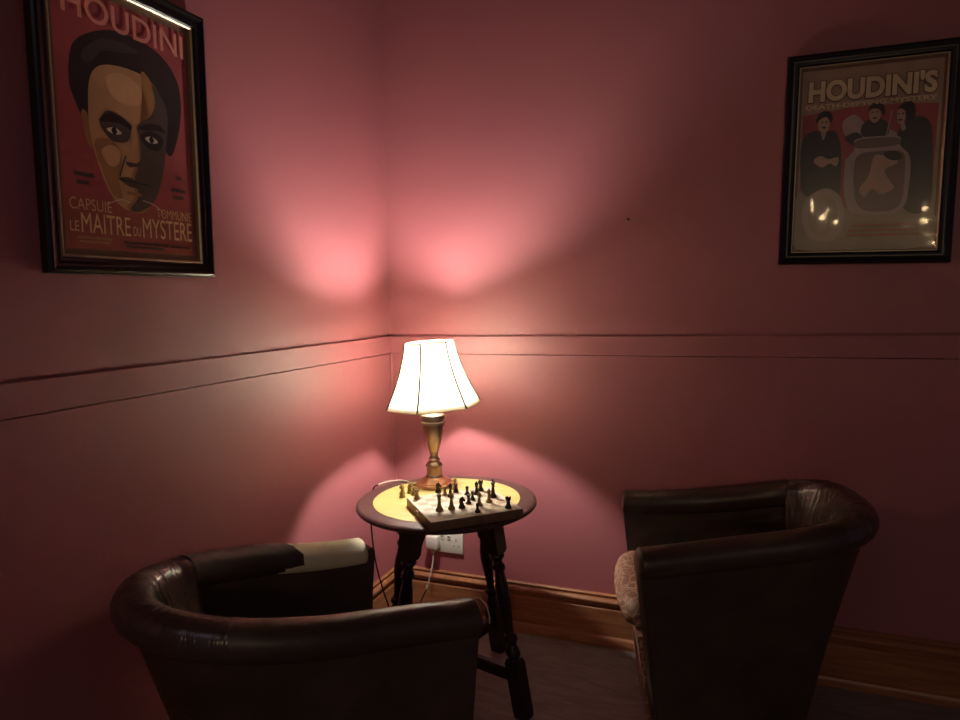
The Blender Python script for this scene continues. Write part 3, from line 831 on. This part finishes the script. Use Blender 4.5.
A.text('MAITRE', .125, .085, .455, .158, K['cream'], .0)
A.text('MYSTERE', .545, .085, .945, .165, K['cream'], .0)
A.text('LE', .055, .088, .110, .125, K['cream'], .0)
A.text('DU', .475, .088, .528, .125, K['cream'], .0)
A.text('CAPSUIE', .060, .168, .330, .210, K['cream'], -.01)
A.text('TOMMUNIE', .660, .172, .945, .210, K['cream'], -.01)
glazed(t, W, H, M['glass'])

# back wall: three men behind a big milk can
W, H = .460, .632
t = thing('framed_poster', 'black framed poster of three men and a metal can, on the right-hand wall', 'poster', (1.652, 0, 1.360), (0, math.radians(1.5), 0))
picture_frame(t, W, H)
iw, ih = W-.080, H-.080
A = Art(iw, ih, -iw/2, .040, -.0045)
A.rect(K['margin'], -.01, -.01, 1.01, 1.01)
A.rect(K['taupe'], .015, .012, .985, .988)
A.poly(K['red'], [(.03, .30), (.03, .75), (.35, .775), (.70, .775), (.965, .76), (.955, .27), (.60, .22), (.30, .22)], False)
A.poly(K['olive'], [(.02, .02), (.98, .02), (.97, .20), (.80, .29), (.60, .22), (.36, .24), (.16, .31), (.02, .32)])
A.poly(K['grey'], [(.32, .70), (.40, .735), (.47, .69), (.52, .64), (.64, .645), (.72, .60), (.70, .56), (.50, .58), (.40, .61), (.34, .63)])
A.poly(K['suit'], [(.34, .615), (.42, .640), (.47, .60), (.40, .572)])
def man(pts, face, hair, shirt=None):
    A.poly(K['suit'], pts)
    A.poly(K['hair'], hair); A.poly(K['face'], face)
    if shirt: A.poly(K['grey'], shirt)
man([(.075, .31), (.030, .45), (.035, .62), (.12, .665), (.17, .655), (.24, .66), (.285, .64), (.315, .56), (.325, .44), (.305, .29)],
    [(.145, .715), (.195, .735), (.225, .705), (.215, .662), (.180, .648), (.145, .675)], [(.125, .72), (.16, .762), (.215, .765), (.245, .735), (.235, .70), (.20, .735), (.15, .70)],
    [(.165, .655), (.185, .648), (.205, .655), (.185, .61)])
man([(.46, .62), (.455, .67), (.50, .70), (.59, .70), (.635, .67), (.635, .61), (.55, .60)],
    [(.505, .745), (.545, .758), (.58, .735), (.570, .695), (.535, .683), (.508, .705)], [(.49, .745), (.52, .785), (.58, .785), (.61, .75), (.60, .715), (.57, .755), (.51, .755)])
man([(.775, .22), (.735, .45), (.70, .60), (.74, .66), (.81, .700), (.91, .668), (.945, .51), (.945, .22)],
    [(.690, .730), (.725, .745), (.750, .710), (.735, .668), (.705, .672)], [(.70, .755), (.76, .785), (.81, .755), (.81, .70), (.76, .68), (.745, .735), (.705, .745)],
    [(.725, .672), (.745, .668), (.755, .64), (.73, .63)])
for u, v in ((.185, .705), (.540, .735), (.715, .715)):
    A.rect(K['suit'], u-.022, v, u-.006, v+.007); A.rect(K['suit'], u+.008, v, u+.024, v+.007)
    A.poly(K['suit'], [(u-.016, v-.028), (u+.002, v-.022), (u+.018, v-.028), (u+.002, v-.033)])
A.line(K['grey'], [(.625, .60), (.645, .69), (.655, .74)], .003)
A.poly(K['face'], [(.125, .505), (.17, .525), (.23, .505), (.30, .512), (.29, .465), (.24, .480), (.19, .462), (.14, .480)])
A.poly(K['grey'], [(.415, .600), (.56, .610), (.715, .600), (.725, .555), (.79, .500), (.805, .42), (.80, .32), (.78, .235), (.70, .195), (.46, .198), (.38, .245), (.35, .35), (.35, .47), (.36, .50), (.41, .545)])
A.poly(K['grey2'], [(.425, .595), (.56, .602), (.705, .595), (.715, .558), (.56, .550), (.42, .555)])
A.poly(K['grey2'], [(.45, .520), (.60, .530), (.738, .520), (.765, .46), (.76, .27), (.69, .212), (.51, .217), (.435, .285), (.415, .45)])
A.poly(K['face'], [(.55, .50), (.60, .51), (.66, .49), (.70, .495), (.71, .46), (.63, .43), (.66, .38), (.70, .33), (.62, .30), (.55, .33), (.50, .29), (.46, .33), (.52, .40)])
A.poly(K['hair'], [(.62, .52), (.70, .525), (.745, .49), (.70, .475), (.64, .49)])
A.poly(K['grey'], [(.215, .345), (.325, .300), (.365, .195), (.332, .085), (.23, .050), (.116, .080), (.055, .187), (.083, .290)])
A.poly(K['olive'], [(.205, .315), (.286, .280), (.319, .191), (.282, .107), (.207, .085), (.128, .118), (.100, .205), (.133, .280)])
A.poly(K['grey'], [(.21, .27), (.25, .22), (.24, .14), (.21, .12), (.17, .15), (.165, .22)])
for u, v, wd in ((.42, .128, .46), (.40, .102, .48), (.39, .076, .50)):
    A.rect(K['red2'], u, v, u+wd, v+.013)
A.done(t)
A.text("HOUDINI'S", .058, .810, .952, .936, K['outline'], .075, 38)
A.text("HOUDINI'S", .062, .815, .946, .932, K['letter'], .045, 42)
A.text('DEATH-DEFYING MYSTERY', .048, .778, .951, .803, K['letter'], .025)
glazed(t, W, H, M['acrylic'])

# ------------------------------------------------------------------ light
def point(name, loc, col, P, r):
    l = bpy.data.lights.new(name, 'POINT'); l.color = col; l.energy = P; l.shadow_soft_size = r
    o = bpy.data.objects.new(name, l); COL.objects.link(o); o.location = loc
# the pub's other wall lamps, across the room behind the viewer
point('far_wall_lamp', (2.013, -4.75, 1.935), (1, .70, .36), 8.0, .06)
point('far_wall_lamp', (2.887, -4.75, 1.835), (1, .70, .36), 8.0, .06)
al = bpy.data.lights.new('overhead_fill', 'AREA'); al.shape = 'RECTANGLE'; al.size = 1.6; al.size_y = 1.2; al.energy = 1.2; al.color = (.92, .82, 1.)  # unseen soft fill, added overhead to brighten the chair tops
ao = bpy.data.objects.new('overhead_fill', al); COL.objects.link(ao); ao.location = (.75, -3.5, 2.70)
wd = bpy.data.worlds.new('dim_room'); S.world = wd; wd.use_nodes = True
bg = wd.node_tree.nodes['Background']; bg.inputs[0].default_value = (.60, .46, .78, 1); bg.inputs[1].default_value = .034

# ------------------------------------------------------------------ camera
yaw, pitch, roll_, F = .3804, .0926, -.0233, 663.17
cy, sy, cp, sp = math.cos(yaw), math.sin(yaw), math.cos(pitch), math.sin(pitch)
fw = Vector((-sy*cp, cy*cp, -sp)); rt = Vector((cy, sy, 0)); up = rt.cross(fw)
cr, sr = math.cos(roll_), math.sin(roll_)
rt, up = cr*rt+sr*up, -sr*rt+cr*up
cam = bpy.data.cameras.new('camera'); cam.sensor_fit = 'HORIZONTAL'; cam.sensor_width = 36; cam.lens = F/960*36; cam.clip_start = .02
co = bpy.data.objects.new('camera', cam); COL.objects.link(co)
co.matrix_world = Matrix(((rt.x, up.x, -fw.x, 1.3243), (rt.y, up.y, -fw.y, -2.3453), (rt.z, up.z, -fw.z, 1.2802), (0, 0, 0, 1)))
S.camera = co
vs = S.view_settings
S.display_settings.display_device = 'sRGB'
vs.view_transform = 'Standard'; vs.look = 'None'; vs.gamma = 1; vs.use_curve_mapping = False; vs.exposure = .70
S.cycles.use_denoising = True
S.cycles.max_bounces = 10; S.cycles.diffuse_bounces = 6; S.cycles.transmission_bounces = 8; S.cycles.transparent_max_bounces = 8
